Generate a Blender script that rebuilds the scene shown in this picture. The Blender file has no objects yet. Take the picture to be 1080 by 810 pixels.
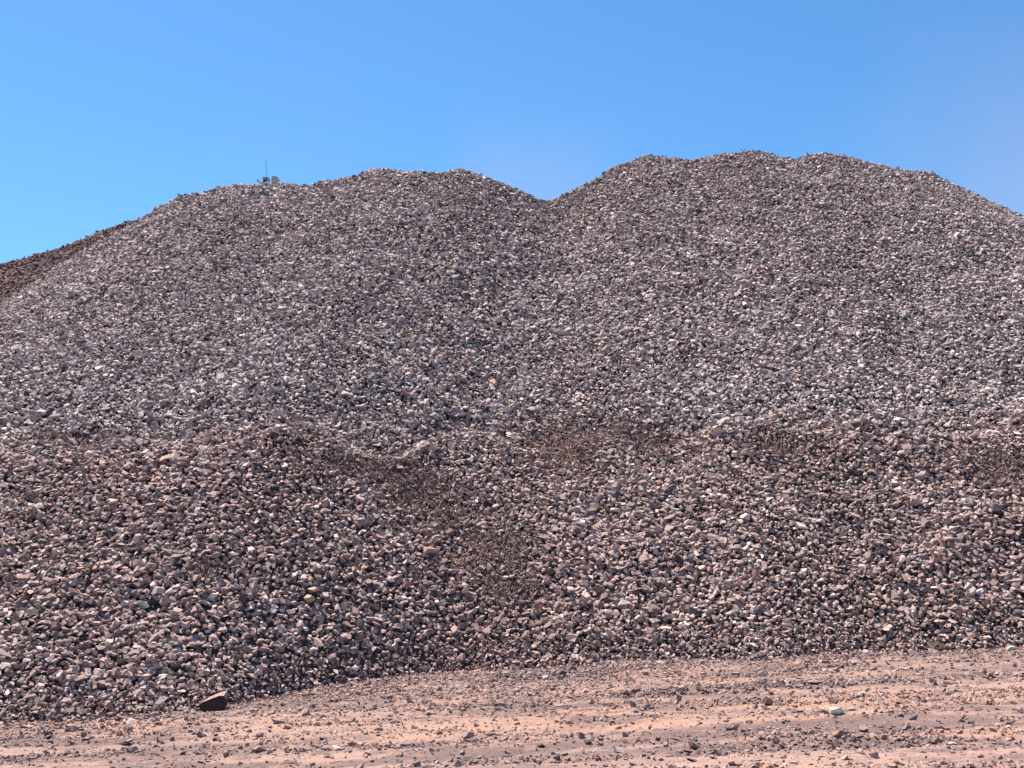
import bpy, bmesh, math, itertools
import numpy as np
from mathutils import Vector, Matrix

# ------------------------------------------------------------------ camera, sky, sun, exposure
sc = bpy.context.scene
COL = sc.collection
F_PX, PITCH, CAM_H = 1158.0, math.radians(6.5), 8.8

cam_d = bpy.data.cameras.new("camera")
cam_d.sensor_width = 36.0
cam_d.lens = 36.0 * F_PX / 1080.0
cam_d.clip_start, cam_d.clip_end = 0.1, 12000
cam = bpy.data.objects.new("camera", cam_d)
COL.objects.link(cam)
cam.location = (0, 0, CAM_H)
cam.rotation_euler = (math.radians(90) + PITCH, 0, 0)
sc.camera = cam

SUN_EL, SUN_AZ = 64.0, -42.0          # azimuth from +Y (straight ahead), negative = to the left
world = bpy.data.worlds.new("World")
sc.world = world
world.use_nodes = True
wn, wl = world.node_tree.nodes, world.node_tree.links
bg = wn["Background"]
sky = wn.new("ShaderNodeTexSky")
sky.sky_type = 'NISHITA'
sky.sun_disc = False
sky.sun_elevation = math.radians(SUN_EL)
sky.sun_rotation = math.radians(SUN_AZ)
sky.air_density, sky.dust_density, sky.ozone_density = 1.0, 0.6, 2.5
sky.altitude = 600
tint = wn.new("ShaderNodeMix"); tint.data_type = 'RGBA'; tint.blend_type = 'MULTIPLY'
tint.inputs[0].default_value = 1.0
tint.inputs[7].default_value = (0.63, 1.08, 1.36, 1)
wl.new(sky.outputs[0], tint.inputs[6])
# thin pale dust haze painted into the sky colour low over the saddle and beyond the right shoulder
geo = wn.new("ShaderNodeTexCoord")
prev = tint.outputs[2]
for (dx, dy, dz, rad, amt) in [(0.02, .96, .25, .15, .36), (0.46, .86, .20, .26, .46), (-.15, .95, .18, .20, .12)]:
    d = wn.new("ShaderNodeVectorMath"); d.operation = 'DISTANCE'
    L_ = math.sqrt(dx * dx + dy * dy + dz * dz)
    d.inputs[1].default_value = (dx / L_, dy / L_, dz / L_)
    wl.new(geo.outputs["Generated"], d.inputs[0])
    nz = wn.new("ShaderNodeTexNoise"); nz.inputs["Scale"].default_value = 5; nz.inputs["Detail"].default_value = 4
    wl.new(geo.outputs["Generated"], nz.inputs["Vector"])
    ad = wn.new("ShaderNodeMath"); ad.operation = 'MULTIPLY_ADD'; ad.inputs[1].default_value = .22
    wl.new(nz.outputs[0], ad.inputs[0]); wl.new(d.outputs["Value"], ad.inputs[2])
    mr = wn.new("ShaderNodeMapRange"); mr.interpolation_type = 'SMOOTHSTEP'
    mr.inputs[1].default_value = .05; mr.inputs[2].default_value = rad + .11
    mr.inputs[3].default_value = amt; mr.inputs[4].default_value = 0
    wl.new(ad.outputs[0], mr.inputs[0])
    mx_ = wn.new("ShaderNodeMix"); mx_.data_type = 'RGBA'
    mx_.inputs[7].default_value = (4.2, 4.3, 5.6, 1)
    wl.new(mr.outputs[0], mx_.inputs[0]); wl.new(prev, mx_.inputs[6])
    prev = mx_.outputs[2]
wl.new(prev, bg.inputs[0])
bg.inputs[1].default_value = 0.064

sd = bpy.data.lights.new("sun", 'SUN')
sd.energy = 5.0
sd.angle = math.radians(0.53)
sd.color = (1.0, 0.93, 0.83)
sun = bpy.data.objects.new("sun", sd)
COL.objects.link(sun)
a, e = math.radians(SUN_AZ), math.radians(SUN_EL)
to_sun = Vector((math.sin(a) * math.cos(e), math.cos(a) * math.cos(e), math.sin(e)))
sun.rotation_euler = to_sun.to_track_quat('Z', 'Y').to_euler()
sun.location = to_sun * 300

vs = sc.view_settings
vs.view_transform, vs.look, vs.gamma = 'Standard', 'None', 1
vs.exposure = 1.05
sc.cycles.max_bounces = 6

# ------------------------------------------------------------------ helpers
rng = np.random.default_rng(7)

def _hash(ix, iy, seed):
    h = (ix * 374761393 + iy * 668265263 + seed * 974634777) & 0xFFFFFFFF
    h = ((h ^ (h >> 13)) * 1274126177) & 0xFFFFFFFF
    h = h ^ (h >> 16)
    return (h & 0xFFFFFF) / float(0xFFFFFF)

def vnoise(x, y, seed=0):
    x = np.asarray(x, float); y = np.asarray(y, float)
    ix = np.floor(x).astype(np.int64); iy = np.floor(y).astype(np.int64)
    fx, fy = x - ix, y - iy
    fx = fx * fx * (3 - 2 * fx); fy = fy * fy * (3 - 2 * fy)
    a = _hash(ix, iy, seed); b = _hash(ix + 1, iy, seed)
    c = _hash(ix, iy + 1, seed); d = _hash(ix + 1, iy + 1, seed)
    return ((a + (b - a) * fx) * (1 - fy) + (c + (d - c) * fx) * fy) * 2 - 1

def fbm(x, y, seed=0, octaves=4):
    t, amp, s = 0, 1, 0
    for k in range(octaves):
        t = t + amp * vnoise(x * 2 ** k + 17.3 * k, y * 2 ** k - 9.1 * k, seed + k)
        s += amp; amp *= 0.5
    return t / s

def sstep(a, b, x):
    t = np.clip((x - a) / (b - a), 0, 1)
    return t * t * (3 - 2 * t)

def ray(u, v):
    r = (u - 540) / F_PX; up = (405 - v) / F_PX
    return r, math.cos(PITCH) - up * math.sin(PITCH), math.sin(PITCH) + up * math.cos(PITCH)

def at_y(u, v, y):
    r, dy, dz = ray(u, v)
    return r * y / dy, y, CAM_H + dz * y / dy

def project(x, y, z):
    dy = y * math.cos(PITCH) + (z - CAM_H) * math.sin(PITCH)
    up = -y * math.sin(PITCH) + (z - CAM_H) * math.cos(PITCH)
    dy = np.maximum(dy, 0.1)
    return 540 + F_PX * x / dy, 405 - F_PX * up / dy, dy

def tag(o, label=None, cat=None, group=None, kind=None):
    if label: o["label"] = label
    if cat: o["category"] = cat
    if group: o["group"] = group
    if kind: o["kind"] = kind
    return o

def mesh_from(name, V, T, mat, colors=None, smooth=False, parent=None, quads=False):
    n = 4 if quads else 3
    me = bpy.data.meshes.new(name)
    me.vertices.add(len(V)); me.vertices.foreach_set("co", np.ascontiguousarray(V, dtype=np.float32).ravel())
    me.loops.add(len(T) * n); me.loops.foreach_set("vertex_index", np.ascontiguousarray(T, dtype=np.int32).ravel())
    me.polygons.add(len(T))
    me.polygons.foreach_set("loop_start", np.arange(0, len(T) * n, n, dtype=np.int32))
    me.polygons.foreach_set("use_smooth", np.full(len(T), smooth, dtype=bool))
    if colors is not None:
        at = me.attributes.new("tone", 'FLOAT_COLOR', 'POINT')
        c = np.ones((len(V), 4), np.float32); c[:, :3] = colors
        at.data.foreach_set("color", c.ravel())
    me.update(calc_edges=True)
    me.materials.append(mat)
    o = bpy.data.objects.new(name, me)
    COL.objects.link(o)
    if parent: o.parent = parent
    return o

# ------------------------------------------------------------------ materials
def new_mat(name):
    m = bpy.data.materials.new(name); m.use_nodes = True
    return m, m.node_tree.nodes, m.node_tree.links, m.node_tree.nodes["Principled BSDF"]

def stone_mat(name, rough=0.8, speck=0.35, scale=9.0, bump=0.25):
    m, n, l, b = new_mat(name)
    at = n.new("ShaderNodeAttribute"); at.attribute_name = "tone"
    geo = n.new("ShaderNodeNewGeometry")
    nz = n.new("ShaderNodeTexNoise"); nz.inputs["Scale"].default_value = scale; nz.inputs["Detail"].default_value = 5
    nz.inputs["Roughness"].default_value = 0.7
    l.new(geo.outputs["Position"], nz.inputs["Vector"])
    mr = n.new("ShaderNodeMapRange"); mr.inputs[1].default_value = .3; mr.inputs[2].default_value = .7
    mr.inputs[3].default_value = 1 - speck; mr.inputs[4].default_value = 1 + speck
    l.new(nz.outputs[0], mr.inputs[0])
    vm = n.new("ShaderNodeVectorMath"); vm.operation = 'SCALE'
    l.new(at.outputs["Color"], vm.inputs[0]); l.new(mr.outputs[0], vm.inputs["Scale"])
    l.new(vm.outputs[0], b.inputs["Base Color"])
    b.inputs["Roughness"].default_value = rough
    b.inputs["Specular IOR Level"].default_value = 0.2
    bp = n.new("ShaderNodeBump"); bp.inputs["Strength"].default_value = bump; bp.inputs["Distance"].default_value = 0.05
    l.new(nz.outputs[0], bp.inputs["Height"]); l.new(bp.outputs[0], b.inputs["Normal"])
    return m

M_ROCK = stone_mat("broken_rock", rough=.92, speck=.4)
M_DIRT = stone_mat("dry_dirt", rough=0.95, speck=0.22, scale=6.0, bump=0.5)
M_FINES = stone_mat("rock_fines", rough=0.95, speck=0.35, scale=5.0, bump=0.6)

def paint(name, col, rough=0.5, metal=0.0):
    m, n, l, b = new_mat(name)
    nz = n.new("ShaderNodeTexNoise"); nz.inputs["Scale"].default_value = 4; nz.inputs["Detail"].default_value = 4
    cr = n.new("ShaderNodeMix"); cr.data_type = 'RGBA'
    cr.inputs[6].default_value = (*col, 1); cr.inputs[7].default_value = (*[c * 0.65 + 0.03 for c in col], 1)
    l.new(nz.outputs[0], cr.inputs[0]); l.new(cr.outputs[2], b.inputs["Base Color"])
    b.inputs["Roughness"].default_value = rough; b.inputs["Metallic"].default_value = metal
    return m

# ------------------------------------------------------------------ terrain shape
def ground_base(x, y):
    return 0.2 + 1.9 * np.tanh(np.asarray(x) * 0.026)

def ray_ground(u, v):
    r, dy, dz = ray(u, v)
    y = 55.0
    for _ in range(30):
        x = r * y / dy
        y = (float(ground_base(x, y)) - CAM_H) * dy / dz
    return r * y / dy, y

# foot of the heap, traced in plan
foot_px = [(-420, 772), (-200, 770), (0, 764), (100, 761), (200, 753), (255, 742), (320, 727), (400, 716), (470, 708),
           (560, 706), (640, 701), (720, 696), (800, 694), (900, 690), (980, 690), (1080, 681), (1300, 676), (1500, 676)]
fp = np.array([ray_ground(u, v) for u, v in foot_px])
fs_x = np.arange(-120, 121, 1.0)
fs_y = np.interp(fs_x, fp[:, 0], fp[:, 1])
fs_k = np.exp(-np.linspace(-2.2, 2.2, 41) ** 2); fs_k /= fs_k.sum()
fs_s = np.convolve(np.pad(fs_y, 20, mode='edge'), fs_k, mode='valid')
def foot_smooth(x):
    return np.interp(x, fs_x, fs_s)
def foot_y(x):
    return np.interp(x, fp[:, 0], fp[:, 1]) + 1.1 * fbm(np.asarray(x) * .3, 0 * np.asarray(x), 31, 3)

# crest of the main heap: (u, v, distance)
crest_px = [(-420, 640, 84), (-300, 560, 88), (-160, 450, 94), (-60, 375, 99), (0, 325, 102), (60, 283, 105), (110, 252, 108), (150, 231, 110),
            (190, 208, 112), (225, 199, 113), (250, 196, 113), (300, 194, 114), (325, 197, 114), (350, 191, 114), (400, 180, 115), (435, 183, 115),
            (462, 184, 115), (488, 179, 115), (512, 186, 115), (545, 199, 116), (577, 214, 117), (605, 203, 119), (645, 181, 120),
            (680, 164, 121), (705, 167, 121), (738, 168, 121), (765, 163, 121), (795, 160, 121), (840, 167, 121), (870, 162, 121), (905, 168, 121),
            (935, 178, 120), (985, 184, 120), (1030, 206, 119), (1080, 229, 118), (1160, 272, 115), (1300, 380, 108), (1480, 540, 98)]
cp = np.array([at_y(*p) for p in crest_px])
assert (np.diff(cp[:, 0]) > 0).all()

PATCHES = [  # bare patches of fines: u, v, distance, half-width and half-length in pixels, strength
    (600, 474, 30, 14), (690, 468, 30, 10), (640, 458, 60, 9), (395, 492, 38, 12), (440, 520, 34, 16), (470, 545, 34, 14),
    (500, 592, 34, 10), (520, 570, 30, 10), (1050, 495, 30, 12), (820, 466, 22, 5), (75, 462, 30, 5), (215, 600, 22, 7), (425, 505, 30, 14), (540, 620, 30, 10)]

def heap_z(x, y):
    """the two grey heaps with their lower tipped bench"""
    x = np.asarray(x, float); y = np.asarray(y, float)
    Fy = foot_y(x)
    Cy = np.interp(x, cp[:, 0], cp[:, 1]); Cz = np.interp(x, cp[:, 0], cp[:, 2])
    g = ground_base(x, y)
    gz = ground_base(x, Fy)
    # lower bench: tipped truck loads side by side
    w = 0.5 + 0.5 * np.cos((x + 3.2 + 1.5 * vnoise(x * .1, x * 0, 5)) * 2 * math.pi / 10.5)
    z1 = gz + 12.5 + 1.7 * w + 1.0 * vnoise(x * .13, x * 0, 9) + .5 * vnoise(x * .45, x * 0, 19)
    z1 = np.minimum(z1, (gz + Cz) / 2 + 2)
    s1 = 0.76 + 0.05 * vnoise(x * .08, x * 0, 12)
    d1 = (z1 - gz) / s1
    t = y - Fy
    Fs = foot_smooth(x)
    t_foot = t
    t = y - (Fs + (Fy - Fs) * np.exp(-np.clip(t, 0, 99) / 5.0))
    low = gz + s1 * t
    yb = Fs + d1
    bench = z1 + 0.10 * (t - d1)
    s2 = (Cz - z1 - 0.25) / np.maximum(Cy - yb - 2.4, 4)
    up = z1 + 0.24 + s2 * (t - d1 - 2.4)
    z = np.where(t < d1, low, np.maximum(bench, up))
    body = np.where((t > 1), 1.0, 0.0)
    t = t_foot
    mask = sstep(0, 8, t) * sstep(0, 12, Cy - y)
    z = z + mask * (0.35 * fbm(x * .07, y * .05, 3, 3) + 0.40 * fbm(x * .3, y * .22, 8, 3))
    back = Cz - 0.72 * (y - Cy) - 0.0 * body
    z = np.minimum(z, np.where(y > Cy, np.minimum(Cz - 0.02 * (y - Cy), Cz + 3.5 - 0.72 * (y - Cy - 2)), 1e9))
    z = z + 0.35 * fbm(x * .35, y * .35, 21, 3) * sstep(0, 4, t)
    return np.maximum(z, g - 0.6)

red_px = [(-500, 400, 128), (-300, 352, 131), (-120, 302, 133), (0, 277, 134), (60, 262, 134), (90, 250, 134), (130, 236, 134), (165, 227, 134),
          (260, 215, 134), (400, 250, 134), (560, 330, 134)]
rp = np.array([at_y(*p) for p in red_px])
def red_z(x, y):
    x = np.asarray(x, float); y = np.asarray(y, float)
    Cy = np.interp(x, rp[:, 0], rp[:, 1]); Cz = np.interp(x, rp[:, 0], rp[:, 2])
    z = Cz - 0.70 * np.abs(y - Cy)
    z = np.minimum(z, Cz - 0.1)
    z = z + 0.5 * fbm(x * .2, y * .2, 41, 3)
    return np.maximum(z, ground_base(x, y) - 0.6)

# dirt yard relief: grader windrows and wheel ruts running across the view
def streak(x, y, seed=60):
    return fbm(x * .06 + 3, y * .55 + 0.12 * x * .3, seed, 4)
WINDROWS = [((620, 735), (1080, 714), .30, .6), ((730, 742), (1080, 700), .0, .4), ((400, 752), (760, 742), .12, .8), ((780, 776), (1080, 790), .14, .7), ((380, 774), (640, 783), .08, .6)]
WR = []
for (p, q, hh, ww) in WINDROWS:
    a_, b_ = ray_ground(*p), ray_ground(*q)
    WR.append((a_, b_, hh, ww))
def windrow(x, y):
    t = 0 * x
    for (ax, ay), (bx, by), hh, ww in WR:
        k = np.clip((x - ax) / (bx - ax), -0.1, 1.4)
        yc = ay + (by - ay) * k + 0.5 * vnoise(x * .3, x * 0, 77)
        ends = sstep(ax - 2, ax + 3, x)
        t = np.maximum(t, ends * hh * np.exp(-((y - yc) / ww) ** 2) * (0.65 + 0.6 * vnoise(x * .7, x * 0, 70)))
    return t
def ground_z(x, y):
    x = np.asarray(x, float); y = np.asarray(y, float)
    near = sstep(140, 70, y) * sstep(20, 30, y)
    z = ground_base(x, y)
    z = z + near * (0.16 * streak(x, y) + 0.07 * fbm(x * .5, y * 1.4, 64, 3) + 0.055 * fbm(x * 1.6, y * 2.6, 66, 3) + windrow(x, y))
    return z

# ------------------------------------------------------------------ colours that belong to the material (dirt, iron staining)
def dirt_color(x, y):
    n1 = fbm(x * .07 + 9, y * .5 + x * .02, 80, 4)
    n2 = fbm(x * .30, y * 1.3, 84, 6)
    n3 = fbm(x * .10, y * .8, 88, 6)
    n4 = fbm(x * 1.4, y * 3.0, 89, 4)
    orange = np.array([0.315, 0.185, 0.138]); pink = np.array([0.295, 0.188, 0.155]); grey = np.array([0.135, 0.09, 0.083])
    k = sstep(-.15, .45, n1 + .35 * n4)[..., None]
    c = orange * k + pink * (1 - k)
    g = np.clip(sstep(-.05, .4, n2 + .5 * n4) * 0.7 + sstep(.0, .35, n3 + .55 * n4) * 0.85, 0, .95)[..., None]
    return (c * (1 - g) + grey * g) * (1 + .28 * n4)[..., None]

def fines_mask(x, y, z):
    u, v, _ = project(x, y, z)
    m = 0 * u
    wob = 10 * fbm(x * .45, y * .45, 51, 3)
    for (pu, pv, a_, b_) in PATCHES:
        q = ((u - pu + wob * 1.5) / a_) ** 2 + ((v - pv + wob) / b_) ** 2
        m = np.maximum(m, np.exp(-q * 0.55))
    return m

def rock_tone(x, y, z, n):
    """base colour of each stone: grey upper lift, brown-stained lower lift, red heap handled apart"""
    r = np.random.default_rng(n)
    grey = np.array([0.415, 0.340, 0.318]); pink = np.array([0.39, 0.280, 0.250]); brown = np.array([0.285, 0.180, 0.153])
    dark = np.array([0.10, 0.085, 0.085]); pale = np.array([0.56, 0.48, 0.44]); rust = np.array([0.30, 0.18, 0.14])
    u, v, _ = project(x, y, z)
    low = .92 * sstep(430, 482, v + 34 * fbm(x * .12, y * .12, 91, 3))
    N = len(x)
    t = np.clip(r.random(N) * .7 + .45 * (fbm(x * .08, y * .08, 95, 3) + .2), 0, 1)[:, None]
    up = grey * (1 - .55 * t) + pink * (.55 * t)
    lo = pink * (1 - t) + brown * t
    c = up * (1 - low[:, None]) + lo * low[:, None]
    q = r.random(N)[:, None]
    c = np.where(q < .07, dark * (.8 + r.random((N, 1))), c)
    c = np.where((q > .955), pale * (.75 + .25 * low[:, None] * np.array([1, .9, .85])), c)
    c = np.where((q > .94) & (q <= .955), rust, c)
    c = c * np.exp(r.normal(-.04, .26, (N, 1)))
    f = fines_mask(x, y, z)[:, None]
    c = c * (1 - .6 * f) + np.array([0.17, 0.098, 0.080]) * .6 * f
    return np.clip(c, .02, .8)

# ------------------------------------------------------------------ stone shapes
def hull(points):
    bm = bmesh.new()
    for p in points: bm.verts.new(p)
    bmesh.ops.convex_hull(bm, input=bm.verts)
    bmesh.ops.delete(bm, geom=[v for v in bm.verts if not v.link_faces], context='VERTS')
    bmesh.ops.remove_doubles(bm, verts=bm.verts, dist=0.06)
    bmesh.ops.triangulate(bm, faces=bm.faces)
    bm.verts.index_update()
    V = np.array([v.co[:] for v in bm.verts]); T = np.array([[q.index for q in f.verts] for f in bm.faces])
    bm.free()
    return V, T

def cut_stone(r, planes):
    """broken stone: space between random fracture planes"""
    while True:
        N = r.normal(size=(planes, 3)); N /= np.linalg.norm(N, axis=1)[:, None]
        N = np.vstack([N, -N[:3] + r.normal(0, .25, (3, 3))]); N /= np.linalg.norm(N, axis=1)[:, None]
        d = r.uniform(.62, 1.0, len(N))
        P = []
        for i, j, k in itertools.combinations(range(len(N)), 3):
            A = N[[i, j, k]]
            if abs(np.linalg.det(A)) < .08: continue
            p = np.linalg.solve(A, d[[i, j, k]])
            if (N @ p <= d + 1e-6).all() and np.linalg.norm(p) < 1.9: P.append(p)
        if len(P) >= 8:
            P = np.array(P)
            P -= P.mean(0)
            P /= (P.max(0) - P.min(0)).mean() / 2
            return hull(P)

sr = np.random.default_rng(3)
NEAR = [cut_stone(sr, 8) for _ in range(26)]
FAR = [cut_stone(sr, 5) for _ in range(22)]
BITS = [hull(sr.normal(size=(7, 3)) * .62) for _ in range(10)]

def rand_rot(r, n):
    q = r.normal(size=(n, 4)); q /= np.linalg.norm(q, axis=1)[:, None]
    w, x, y, z = q.T
    return np.stack([np.stack([1 - 2 * (y * y + z * z), 2 * (x * y - z * w), 2 * (x * z + y * w)], -1),
                     np.stack([2 * (x * y + z * w), 1 - 2 * (x * x + z * z), 2 * (y * z - x * w)], -1),
                     np.stack([2 * (x * z - y * w), 2 * (y * z + x * w), 1 - 2 * (x * x + y * y)], -1)], -2)

def stones(pos, size, col, lib, r, flat=0.0, nrm=None):
    """pos (n,3), size (n,) full mean width -> per-stone vertex arrays merged: V, T, C, plus per-stone data"""
    n = len(pos)
    which = r.integers(0, len(lib), n)
    S = np.stack([r.uniform(.85, 1.35, n), r.uniform(.7, 1.05, n), r.uniform(.42, .85, n)], -1) * (size / 2)[:, None]
    R = rand_rot(r, n)
    if flat > 0:      # lie on the broad side against the surface
        az = r.uniform(0, 2 * math.pi, n)
        k = np.stack([r.normal(0, flat, n), r.normal(0, flat, n), np.ones(n)], -1)
        if nrm is not None: k = nrm + np.stack([r.normal(0, flat, n), r.normal(0, flat, n), r.normal(0, flat, n)], -1)
        k /= np.linalg.norm(k, axis=1)[:, None]
        a0 = np.stack([np.cos(az), np.sin(az), 0 * az], -1)
        j = np.cross(k, a0); j /= np.linalg.norm(j, axis=1)[:, None]
        i = np.cross(j, k)
        R = np.stack([i, j, k], -1)
    Vs, Ts, Cs, off = [], [], [], 0
    for a_ in range(len(lib)):
        idx = np.nonzero(which == a_)[0]
        if not len(idx): continue
        V, T = lib[a_]
        W = np.einsum('nij,nkj->nki', R[idx], V[None] * S[idx][:, None, :]) + pos[idx][:, None, :]
        Vs.append(W.reshape(-1, 3)); Cs.append(np.repeat(col[idx], len(V), 0))
        Ts.append((T[None] + (np.arange(len(idx)) * len(V))[:, None, None]).reshape(-1, 3) + off)
        off += len(idx) * len(V)
    return np.concatenate(Vs), np.concatenate(Ts), np.concatenate(Cs)

def normals(fn, x, y, e=0.25):
    dx = (fn(x + e, y) - fn(x - e, y)) / (2 * e); dy = (fn(x, y + e) - fn(x, y - e)) / (2 * e)
    n = np.stack([-dx, -dy, np.ones_like(dx)], -1)
    return n / np.linalg.norm(n, axis=1)[:, None]

def jgrid(x0, x1, y0, y1, sx, sy, r):
    X, Y = np.meshgrid(np.arange(x0, x1, sx), np.arange(y0, y1, sy))
    X = X + (np.arange(X.shape[0]) % 2)[:, None] * sx * .5
    X = X.ravel() + r.uniform(-.45, .45, X.size) * sx; Y = Y.ravel() + r.uniform(-.45, .45, Y.size) * sy
    return X, Y

# ------------------------------------------------------------------ ground sheet
def stretch(lo, hi, step, far, ratio=1.25):
    a_ = list(np.arange(lo, hi, step)); s = step
    while a_[-1] < far: s *= ratio; a_.append(a_[-1] + s)
    s = step
    while a_[0] > -far: s *= ratio; a_.insert(0, a_[0] - s)
    return np.array(a_)
gx = stretch(-42, 46, .16, 5000); gy = stretch(32, 70, .12, 5000)
X, Y = np.meshgrid(gx, gy)
Z = ground_z(X, Y)
V = np.stack([X.ravel(), Y.ravel(), Z.ravel()], -1)
idx = np.arange(X.size).reshape(X.shape)
T = np.stack([idx[:-1, :-1], idx[:-1, 1:], idx[1:, 1:], idx[1:, :-1]], -1).reshape(-1, 4)
ground = mesh_from("ground", V, T, M_DIRT, dirt_color(V[:, 0], V[:, 1]), True, quads=True)
tag(ground, kind="structure")

# ------------------------------------------------------------------ body of the heaps (fines between the stones)
def heap_mesh(name, fn, x0, x1, y0, y1, step, colfn):
    X, Y = np.meshgrid(np.arange(x0, x1, step), np.arange(y0, y1, step))
    Z = fn(X, Y)
    V = np.stack([X.ravel(), Y.ravel(), Z.ravel()], -1)
    idx = np.arange(X.size).reshape(X.shape)
    T = np.stack([idx[:-1, :-1], idx[:-1, 1:], idx[1:, 1:], idx[1:, :-1]], -1).reshape(-1, 4)
    keep = (V[T][:, :, 2] > ground_base(V[T][:, :, 0], V[T][:, :, 1]) - .55).any(1)
    T = T[keep]
    used = np.unique(T); remap = np.full(len(V), -1); remap[used] = np.arange(len(used))
    o = mesh_from(name, V[used], remap[T], M_FINES, colfn(V[used]), True, quads=True)
    return tag(o, kind="structure")
def heap_fines_color(V):
    f = fines_mask(V[:, 0], V[:, 1], V[:, 2])[:, None]
    base = np.array([0.10, 0.075, 0.07]); fc = np.array([0.12, 0.068, 0.055])  # base: dark fines, darkened further as shade in the gaps between stones
    return (base * (1 - f) + fc * f) * (1 + .25 * fbm(V[:, 0] * 1.5, V[:, 1] * 1.5, 33, 3))[:, None]
heap_mesh("hill", lambda x, y: heap_z(x, y) - 0.34 * (1 - fines_mask(x, y, heap_z(x, y))), -75, 82, 40, 185, .45, heap_fines_color)
heap_mesh("hill", red_z, -110, 25, 80, 195, .8, lambda V: np.tile([0.07, 0.04, 0.04], (len(V), 1)))

# ------------------------------------------------------------------ stones of the main heap
def inview(x, y, z, mx=260, my=120):
    u, v, _ = project(x, y, z)
    return (u > -mx) & (u < 1080 + mx) & (v < 810 + my)

special = []   # filled below: keep bulk stones out of the way of named boulders
def pix_surface(u, v, fn):
    """where the sight line of a photo point meets a surface"""
    r, dy, dz = ray(u, v)
    y = np.arange(36, 150, .03)
    x = r * y / dy; z = CAM_H + dz * y / dy
    hit = np.nonzero(z <= fn(x, y))[0]
    i = hit[0]
    return np.array([x[i], y[i], float(fn(x[i], y[i]))])
surf = lambda x, y: np.maximum(heap_z(x, y), ground_z(x, y))

hero_specs = [
    # u, v, width px, height px, colour, label, category
    ("boulder", 229, 742, 29, 20, (0.135, 0.062, 0.045), "big dark brown boulder with a tan top at the foot of the grey heap", "boulder"),
    ("boulder", 163, 633, 13, 12, (0.035, 0.037, 0.045), "near black boulder beside a grey green wedge rock, low on the heap", "boulder"),
    ("wedge_rock", 152, 638, 12, 9, (0.22, 0.25, 0.22), "grey green wedge rock touching a near black boulder low on the heap", "rock"),
    ("rock", 326, 632, 13, 10, (0.42, 0.30, 0.19), "yellow ochre rock under a pink slab, low on the left of the heap", "rock"),
    ("slab_rock", 330, 622, 15, 6, (0.50, 0.34, 0.27), "flat pale pink slab just above the yellow ochre rock", "rock"),
    ("boulder", 1050, 536, 17, 12, (0.055, 0.048, 0.055), "dark slate boulder by a patch of fines near the right picture edge", "boulder"),
    ("rock", 994, 680, 12, 7, (0.50, 0.40, 0.22), "yellowish rock at the very foot of the heap on the right", "rock"),
    ("boulder", 914, 234, 9, 6, (0.05, 0.048, 0.055), "small black boulder high on the right hand peak", "boulder"),
    ("rock", 914, 330, 8, 6, (0.66, 0.60, 0.56), "whitish rock halfway up the face of the right hand peak", "rock"),
    ("rock", 883, 750, 16, 9, (0.66, 0.64, 0.58), "chalk white rock lying alone on the dirt yard", "rock"),
    ("rock", 227, 780, 6, 4, (0.10, 0.06, 0.05), "small dark stone on the orange dirt below the big brown boulder", "stone"),
    ("slab_rock", 1003, 720, 16, 5, (0.24, 0.16, 0.14), "long low slab in the stony windrow on the right of the yard", "rock"),
    ("slab_rock", 859, 719, 15, 5, (0.26, 0.18, 0.155), "long low slab at the far edge of the middle stony windrow", "rock"),
]
heroes = []
for s in hero_specs:
    p = pix_surface(s[1], s[2] + s[4] * .32, surf)
    _, _, d = project(*p)
    heroes.append((s, p, d / F_PX))

def far_from_heroes(P, slack=.75):
    ok = np.ones(len(P), bool)
    for s, p, k in heroes:
        if s[3] >= 12:
            ok &= (np.abs(P[:, 0] - p[0]) > s[3] * k * .5 * slack) | (np.abs(P[:, 1] - p[1]) > (.8 if s[3] > 20 else .3))
    return ok

r = np.random.default_rng(11)
layers = []
for (sp, size, sig, off, seed) in [(0.325, .40, .22, -.12, 1), (0.30, .335, .26, .03, 2)]:
    x, y = jgrid(-70, 76, 42, 128, sp, sp * .80, r)
    z = heap_z(x, y)
    keep = inview(x, y, z) & (y > foot_y(x) - .4) & (y < np.interp(x, cp[:, 0], cp[:, 1]) + 7) & (z > ground_base(x, y) - .3)
    x, y, z = x[keep], y[keep], z[keep]
    f = fines_mask(x, y, z) + .34 * r.normal(size=len(x)) + .3 * fbm(x * .8, y * .5, 55, 3)
    keep = f < .66
    x, y, z, f = x[keep], y[keep], z[keep], f[keep]
    n = normals(heap_z, x, y)
    sz = size * np.exp(r.normal(0, sig, len(x)))
    edge = sstep(0, 3, y - foot_y(x)) * .35 + .65
    sz *= edge * (1 - .45 * sstep(.15, .5, f))
    # patches of coarser and finer stone
    sz *= (1 + .28 * fbm(x * .22, y * .07, 101, 4)) * (.98 + .02 * sstep(60, 85, y))
    P = np.stack([x, y, z], -1) + n * (off + r.normal(0, .07, len(x)))[:, None]
    ok = far_from_heroes(P)
    layers.append((P[ok], sz[ok], n[ok]))
P = np.concatenate([l_[0] for l_ in layers]); SZ = np.concatenate([l_[1] for l_ in layers]); NR = np.concatenate([l_[2] for l_ in layers])
C = rock_tone(P[:, 0], P[:, 1], P[:, 2], 5)
U, Vv, DD = project(P[:, 0], P[:, 1], P[:, 2])

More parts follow.
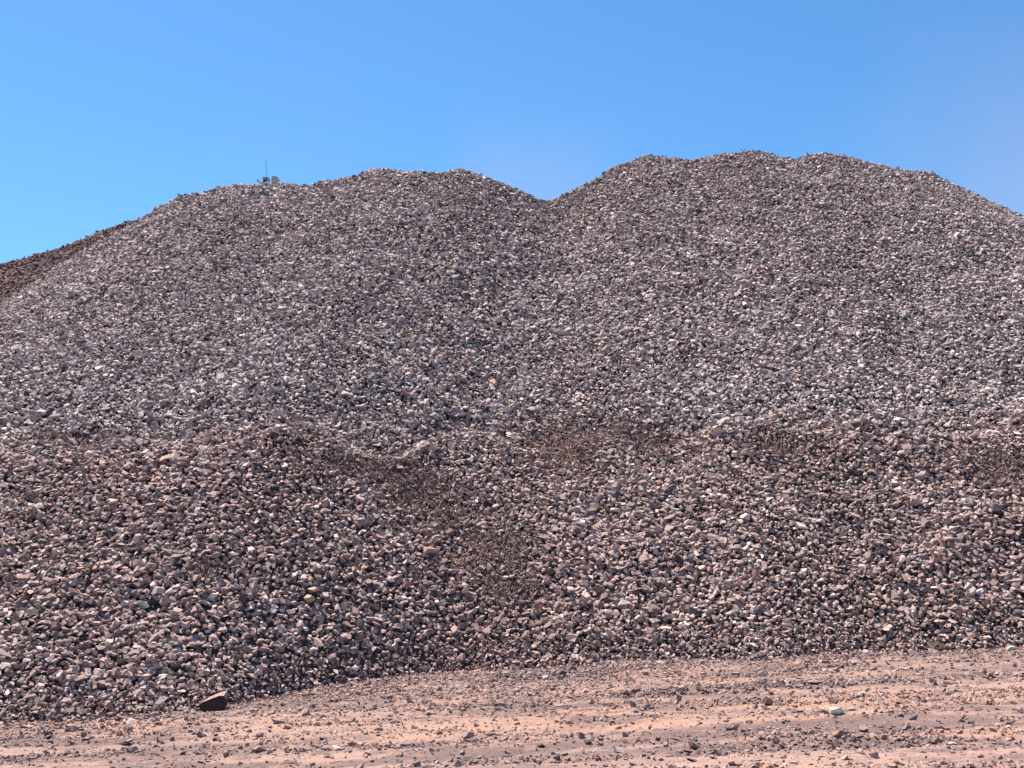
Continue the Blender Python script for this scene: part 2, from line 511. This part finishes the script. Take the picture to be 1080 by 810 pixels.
# the 300 that show largest become things of their own
proud = np.einsum('ij,ij->i', P - np.stack([P[:, 0], P[:, 1], heap_z(P[:, 0], P[:, 1])], -1), NR)
score = SZ / DD * F_PX + proud * 12
score[(U < 4) | (U > 1076) | (Vv > 800) | (proud < .05)] = -1
top = np.argsort(-score)
pick = []
cell = {}
for i in top:
    k = (int(U[i] // 9), int(Vv[i] // 9))
    if any((k[0] + a_, k[1] + b_) in cell for a_ in (-1, 0, 1) for b_ in (-1, 0, 1)): continue
    cell[k] = 1; pick.append(i)
    if len(pick) == 300 - len(heroes): break
pick = np.array(pick)
bulk = np.ones(len(P), bool); bulk[pick] = False
near = DD < 72
r = np.random.default_rng(12)
UPV = NR * .4 + np.array([0, 0, .6])
A = stones(P[bulk & near], SZ[bulk & near], C[bulk & near], NEAR, r, .36, UPV[bulk & near])
B = stones(P[bulk & ~near], SZ[bulk & ~near], C[bulk & ~near], FAR, r, .36, UPV[bulk & ~near])

# fines and chips between stones: thick in the bare patches, along the foot
nn = 520000
x, y = r.uniform(-60, 66, nn), r.uniform(42, 95, nn)
z = heap_z(x, y)
f = fines_mask(x, y, z)
t = y - foot_y(x)
keep = inview(x, y, z, 100, 60) & (z > ground_base(x, y) - .2) & ((r.random(len(x)) < f * 1.0) | ((t > -1) & (t < 2.0) & (r.random(len(x)) < .3)) | (r.random(len(x)) < .03 * (t > 0) * (t < 30)))
x, y, z, f = x[keep], y[keep], z[keep], f[keep]
P2 = np.stack([x, y, z + .03], -1)
s2 = .15 * np.exp(r.normal(0, .4, len(x)))
Cc = rock_tone(x, y, z, 6)
D_ = stones(P2, s2, Cc, BITS, r)

def merge(parts):
    off, Vs, Ts, Cs = 0, [], [], []
    for V, T, Cx in parts:
        Vs.append(V); Ts.append(T + off); Cs.append(Cx); off += len(V)
    return np.concatenate(Vs), np.concatenate(Ts), np.concatenate(Cs)
V, T, Cx = merge([A, B, D_])
rub = mesh_from("rubble", V, T, M_ROCK, Cx)
tag(rub, "countless angular grey to brownish pink broken rocks covering both peaks of the heap", "rubble", kind="stuff")

# red heap behind on the left
x, y = jgrid(-100, 5, 95, 138, .38, .32, r)
z = red_z(x, y)
keep = inview(x, y, z) & (z > heap_z(x, y) - 1) & (y < np.interp(x, rp[:, 0], rp[:, 1]) + 4) & (z > 4)
x, y, z = x[keep], y[keep], z[keep]
n = normals(red_z, x, y)
P3 = np.stack([x, y, z], -1) + n * r.normal(0, .08, len(x))[:, None]
c3 = np.array([0.19, 0.115, 0.105]) * np.exp(r.normal(0, .3, (len(x), 1)))
V, T, Cx = stones(P3, .42 * np.exp(r.normal(0, .2, len(x))), c3, FAR, r, .3, n * .5 + np.array([0, 0, .5]))
redr = mesh_from("red_rubble", V, T, M_ROCK, Cx)
tag(redr, "dark red broken rocks of the heap behind the left shoulder", "rubble", kind="stuff")

# loose gravel over the dirt yard
def gravel_density(x, y):
    t = foot_y(x) - y
    apron = np.exp(-np.clip(t, 0, 99) / 2.0) * 1.1
    apron2 = np.exp(-((x - 1) / 10) ** 2) * np.exp(-np.clip(t - 3, 0, 99) / 4) * 1.0
    wr = np.clip(windrow(x, y) / .12, 0, 1) * .85
    st = sstep(.05, .45, fbm(x * .12, y * .8, 111, 4)) * .55
    return np.clip(np.maximum.reduce([apron, apron2, wr]) * (0.75 + .5 * fbm(x * .6, y * .9, 113, 3)) + st * .6 + .06, 0, 1)
gs = []
for (sp, sy, size, k, lib) in [(.10, .09, .065, .9, BITS), (.12, .11, .10, 1.0, BITS), (.19, .18, .19, .85, FAR), (.40, .38, .31, .30, NEAR)]:
    x, y = jgrid(-40, 46, 33, 72, sp, sy, r)
    z = ground_z(x, y)
    keep = inview(x, y, z, 120, 60) & (y < foot_y(x) + .6) & (r.random(len(x)) < gravel_density(x, y) * k)
    x, y, z = x[keep], y[keep], z[keep]
    s_ = (size * .9) * np.exp(r.normal(0, .3, len(x)))
    Pg = np.stack([x, y, z + s_ * .12], -1)
    ok = far_from_heroes(Pg, .6)
    Pg, s_ = Pg[ok], s_[ok]
    cg = rock_tone(Pg[:, 0], Pg[:, 1], Pg[:, 2], int(size * 100))
    cg = cg * .5 + dirt_color(Pg[:, 0], Pg[:, 1]) * .5
    gs.append(stones(Pg, s_, cg, lib, r, flat=.35))
V, T, Cx = merge(gs)
gr = mesh_from("gravel", V, T, M_ROCK, Cx)
tag(gr, "dusty pink and grey gravel strewn in bands over the dirt yard", "gravel", kind="stuff")
print("TRIS", len(T), sum(len(o.data.polygons) for o in COL.objects if o.type == 'MESH'))

# ------------------------------------------------------------------ single stones
MARKS = [(228, 741, "big brown boulder"), (163, 633, "near black boulder"), (326, 632, "yellow ochre rock"), (1050, 536, "dark slate boulder"),
         (994, 680, "yellowish foot rock"), (470, 545, "bare fines streak"),
         (640, 468, "bench top fines"), (883, 750, "chalk white rock")]
def describe(i, V):
    c = C[i]; lum = c.mean()
    tone = "dark" if lum < .15 else "pale" if lum > .36 else "rusty" if c[0] > 1.6 * c[2] else "brownish" if c[0] > 1.35 * c[2] else "grey"
    ext = V.max(0) - V.min(0)
    shape = "slab" if ext[2] < .5 * max(ext[0], ext[1]) else "wedge" if ext[2] < .72 * max(ext[0], ext[1]) else "block"
    j = min(range(len(MARKS)), key=lambda q: math.hypot(U[i] - MARKS[q][0], Vv[i] - MARKS[q][1]))
    du, dv = U[i] - MARKS[j][0], Vv[i] - MARKS[j][1]
    d = math.hypot(du, dv)
    ver = "above" if dv < -.4 * d else "below" if dv > .4 * d else ""
    hor = "left of" if du < -.4 * d else "right of" if du > .4 * d else ""
    way = ver + " and " + hor if ver and hor else ver or hor
    return "%s angular %s %s the %s" % (tone, shape, way, MARKS[j][2]), d
r = np.random.default_rng(14)
named = {}
for i in pick:
    V, T, Cx = stones(np.zeros((1, 3)), SZ[i:i + 1], C[i:i + 1], NEAR, r, .36, UPV[i:i + 1])
    o = mesh_from("rock", V, T, M_ROCK, Cx)
    o.location = P[i]
    lab, d = describe(i, V)
    tag(o, lab, "rock", "large loose rocks on the face of the heap")
    named.setdefault(lab, []).append((d, o))
ORD = ["nearest to it", "second nearest to it", "third nearest to it", "fourth nearest to it", "fifth nearest to it", "sixth nearest to it", "seventh nearest to it", "eighth nearest to it", "ninth nearest to it", "tenth nearest to it"]
for lab, v_ in named.items():
    if len(v_) > 1:
        for (d, o), w in zip(sorted(v_, key=lambda t_: t_[0]), ORD + ["farther from it"] * 50):
            o["label"] = lab + ", " + w

for s, p, k in heroes:
    name, u, v, wpx, hpx, col, label, cat = s
    w, h = wpx * k, hpx * k
    pts_rng = np.random.default_rng(int(u))
    V, T = cut_stone(pts_rng, 11)
    V = V - (V.max(0) + V.min(0)) / 2
    V = V / (V.max(0) - V.min(0)) * np.array([w, w * .75, h])
    if wpx > 20 and name == "boulder":     # profile of the brown boulder: flat sloping top, blunt right side
        outline = [(-.50, -.16), (-.44, .02), (-.14, .20), (.20, .38), (.36, .38), (.48, .16), (.50, -.10), (.40, -.34), (.12, -.50), (-.24, -.50), (-.44, -.34)]
        P8 = []
        for ox, oz in outline:
            P8.append((ox * w, -.40 * w + .06 * w * oz + pts_rng.normal(0, .015), oz * h))
            P8.append((ox * w * .75, .42 * w + pts_rng.normal(0, .03), (oz * .8 + .13) * h))
        V, T = hull(np.array(P8) * 1.0)
    C0 = np.tile(col, (len(V), 1))
    if wpx > 20 and name == "boulder":      # split corners: sunlit top and shaded front are put into the face colours
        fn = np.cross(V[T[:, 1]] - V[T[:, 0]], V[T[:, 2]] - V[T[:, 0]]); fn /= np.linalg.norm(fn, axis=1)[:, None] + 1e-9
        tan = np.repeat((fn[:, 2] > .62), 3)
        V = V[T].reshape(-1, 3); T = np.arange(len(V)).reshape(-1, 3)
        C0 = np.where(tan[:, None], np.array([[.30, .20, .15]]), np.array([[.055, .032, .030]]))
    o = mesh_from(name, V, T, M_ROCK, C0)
    o.location = (p[0], p[1], p[2] + h * .28)
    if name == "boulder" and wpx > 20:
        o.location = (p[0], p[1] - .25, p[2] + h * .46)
    tag(o, label, cat)

# ------------------------------------------------------------------ machine standing behind the ridge: cab top, hood, arm and whip aerial show
M_STEEL = paint("faded_steel", (0.42, 0.44, 0.39), .6, .0)
M_GLASS = paint("dusty_glass", (0.07, 0.09, 0.10), .15)
M_RUBBER = paint("track_steel", (0.06, 0.055, 0.05), .7, .4)
M_BLACK = paint("black_rubber", (0.03, 0.03, 0.03), .6)
def add_box(bm, c, s, bevel=.04, rot=None):
    res = bmesh.ops.create_cube(bm, size=1)
    M = Matrix.Translation(c) @ (rot or Matrix.Identity(4)) @ Matrix.Diagonal((*s, 1))
    bmesh.ops.transform(bm, matrix=M, verts=res['verts'])
    if bevel:
        ed = {e_ for v_ in res['verts'] for e_ in v_.link_edges}
        bmesh.ops.bevel(bm, geom=list(ed), offset=bevel, segments=2, affect='EDGES')
def part(name, mat, parent, fn):
    bm = bmesh.new(); fn(bm)
    me = bpy.data.meshes.new(name); bm.to_mesh(me); bm.free(); me.materials.append(mat)
    o = bpy.data.objects.new(name, me); COL.objects.link(o); o.parent = parent
    return o
yc = float(np.interp(cp[0, 0], cp[:, 0], cp[:, 1]))
mx, my, mz_top = at_y(288, 189, 118.0)          # cab roof corner in view
mach = bpy.data.objects.new("excavator", None); COL.objects.link(mach)
mach.location = (mx, my, mz_top - 3.0)
for s in (-1, 1):
    def track(bm, s=s):
        add_box(bm, (0, s * 1.1, .42), (3.4, .5, .8), .3)
        for q in range(12): add_box(bm, (-1.45 + q * .264, s * 1.1, .84), (.12, .54, .06), 0)
    part("track", M_RUBBER, mach, track)
part("body", M_STEEL, mach, lambda bm: (add_box(bm, (.1, 0, 1.35), (3.0, 2.4, .8), .1), add_box(bm, (0, 0, .85), (1.2, 1.2, .4), .05)))
cab = part("cab", M_STEEL, mach, lambda bm: (add_box(bm, (-.62, -.55, 2.28), (.56, 1.1, 1.16), .05), add_box(bm, (-.62, -.55, 2.88), (.68, 1.24, .07), .02)))
part("window", M_GLASS, cab, lambda bm: (add_box(bm, (-.62, -1.107, 2.45), (.40, .02, .56), 0), add_box(bm, (-.908, -.55, 2.45), (.02, .86, .56), 0)))
part("hood", M_STEEL, mach, lambda bm: add_box(bm, (.33, -.1, 2.42), (.62, 1.6, 1.36), .05))
part("arm", M_STEEL, mach, lambda bm: (add_box(bm, (-1.28, -.2, 2.5), (1.15, .24, .17), .03, Matrix.Rotation(math.radians(37), 4, 'Y')),
                                         add_box(bm, (-.95, -.2, 2.05), (.3, .36, .6), .05)))
def aerial(bm):
    pts = [(-.60, 2.9), (-.63, 3.5), (-.70, 4.2), (-.80, 4.95)]
    for (a0, a1), (b0, b1) in zip(pts, pts[1:]):
        L = math.hypot(b0 - a0, b1 - a1)
        add_box(bm, ((a0 + b0) / 2, -.3, (a1 + b1) / 2), (.032, .032, L + .02), 0, Matrix.Rotation(math.atan2(b0 - a0, b1 - a1), 4, 'Y'))
part("whip_aerial", M_BLACK, mach, aerial)
tag(mach, "faded grey machine barely showing over the left ridge, with a thin whip aerial", "excavator")
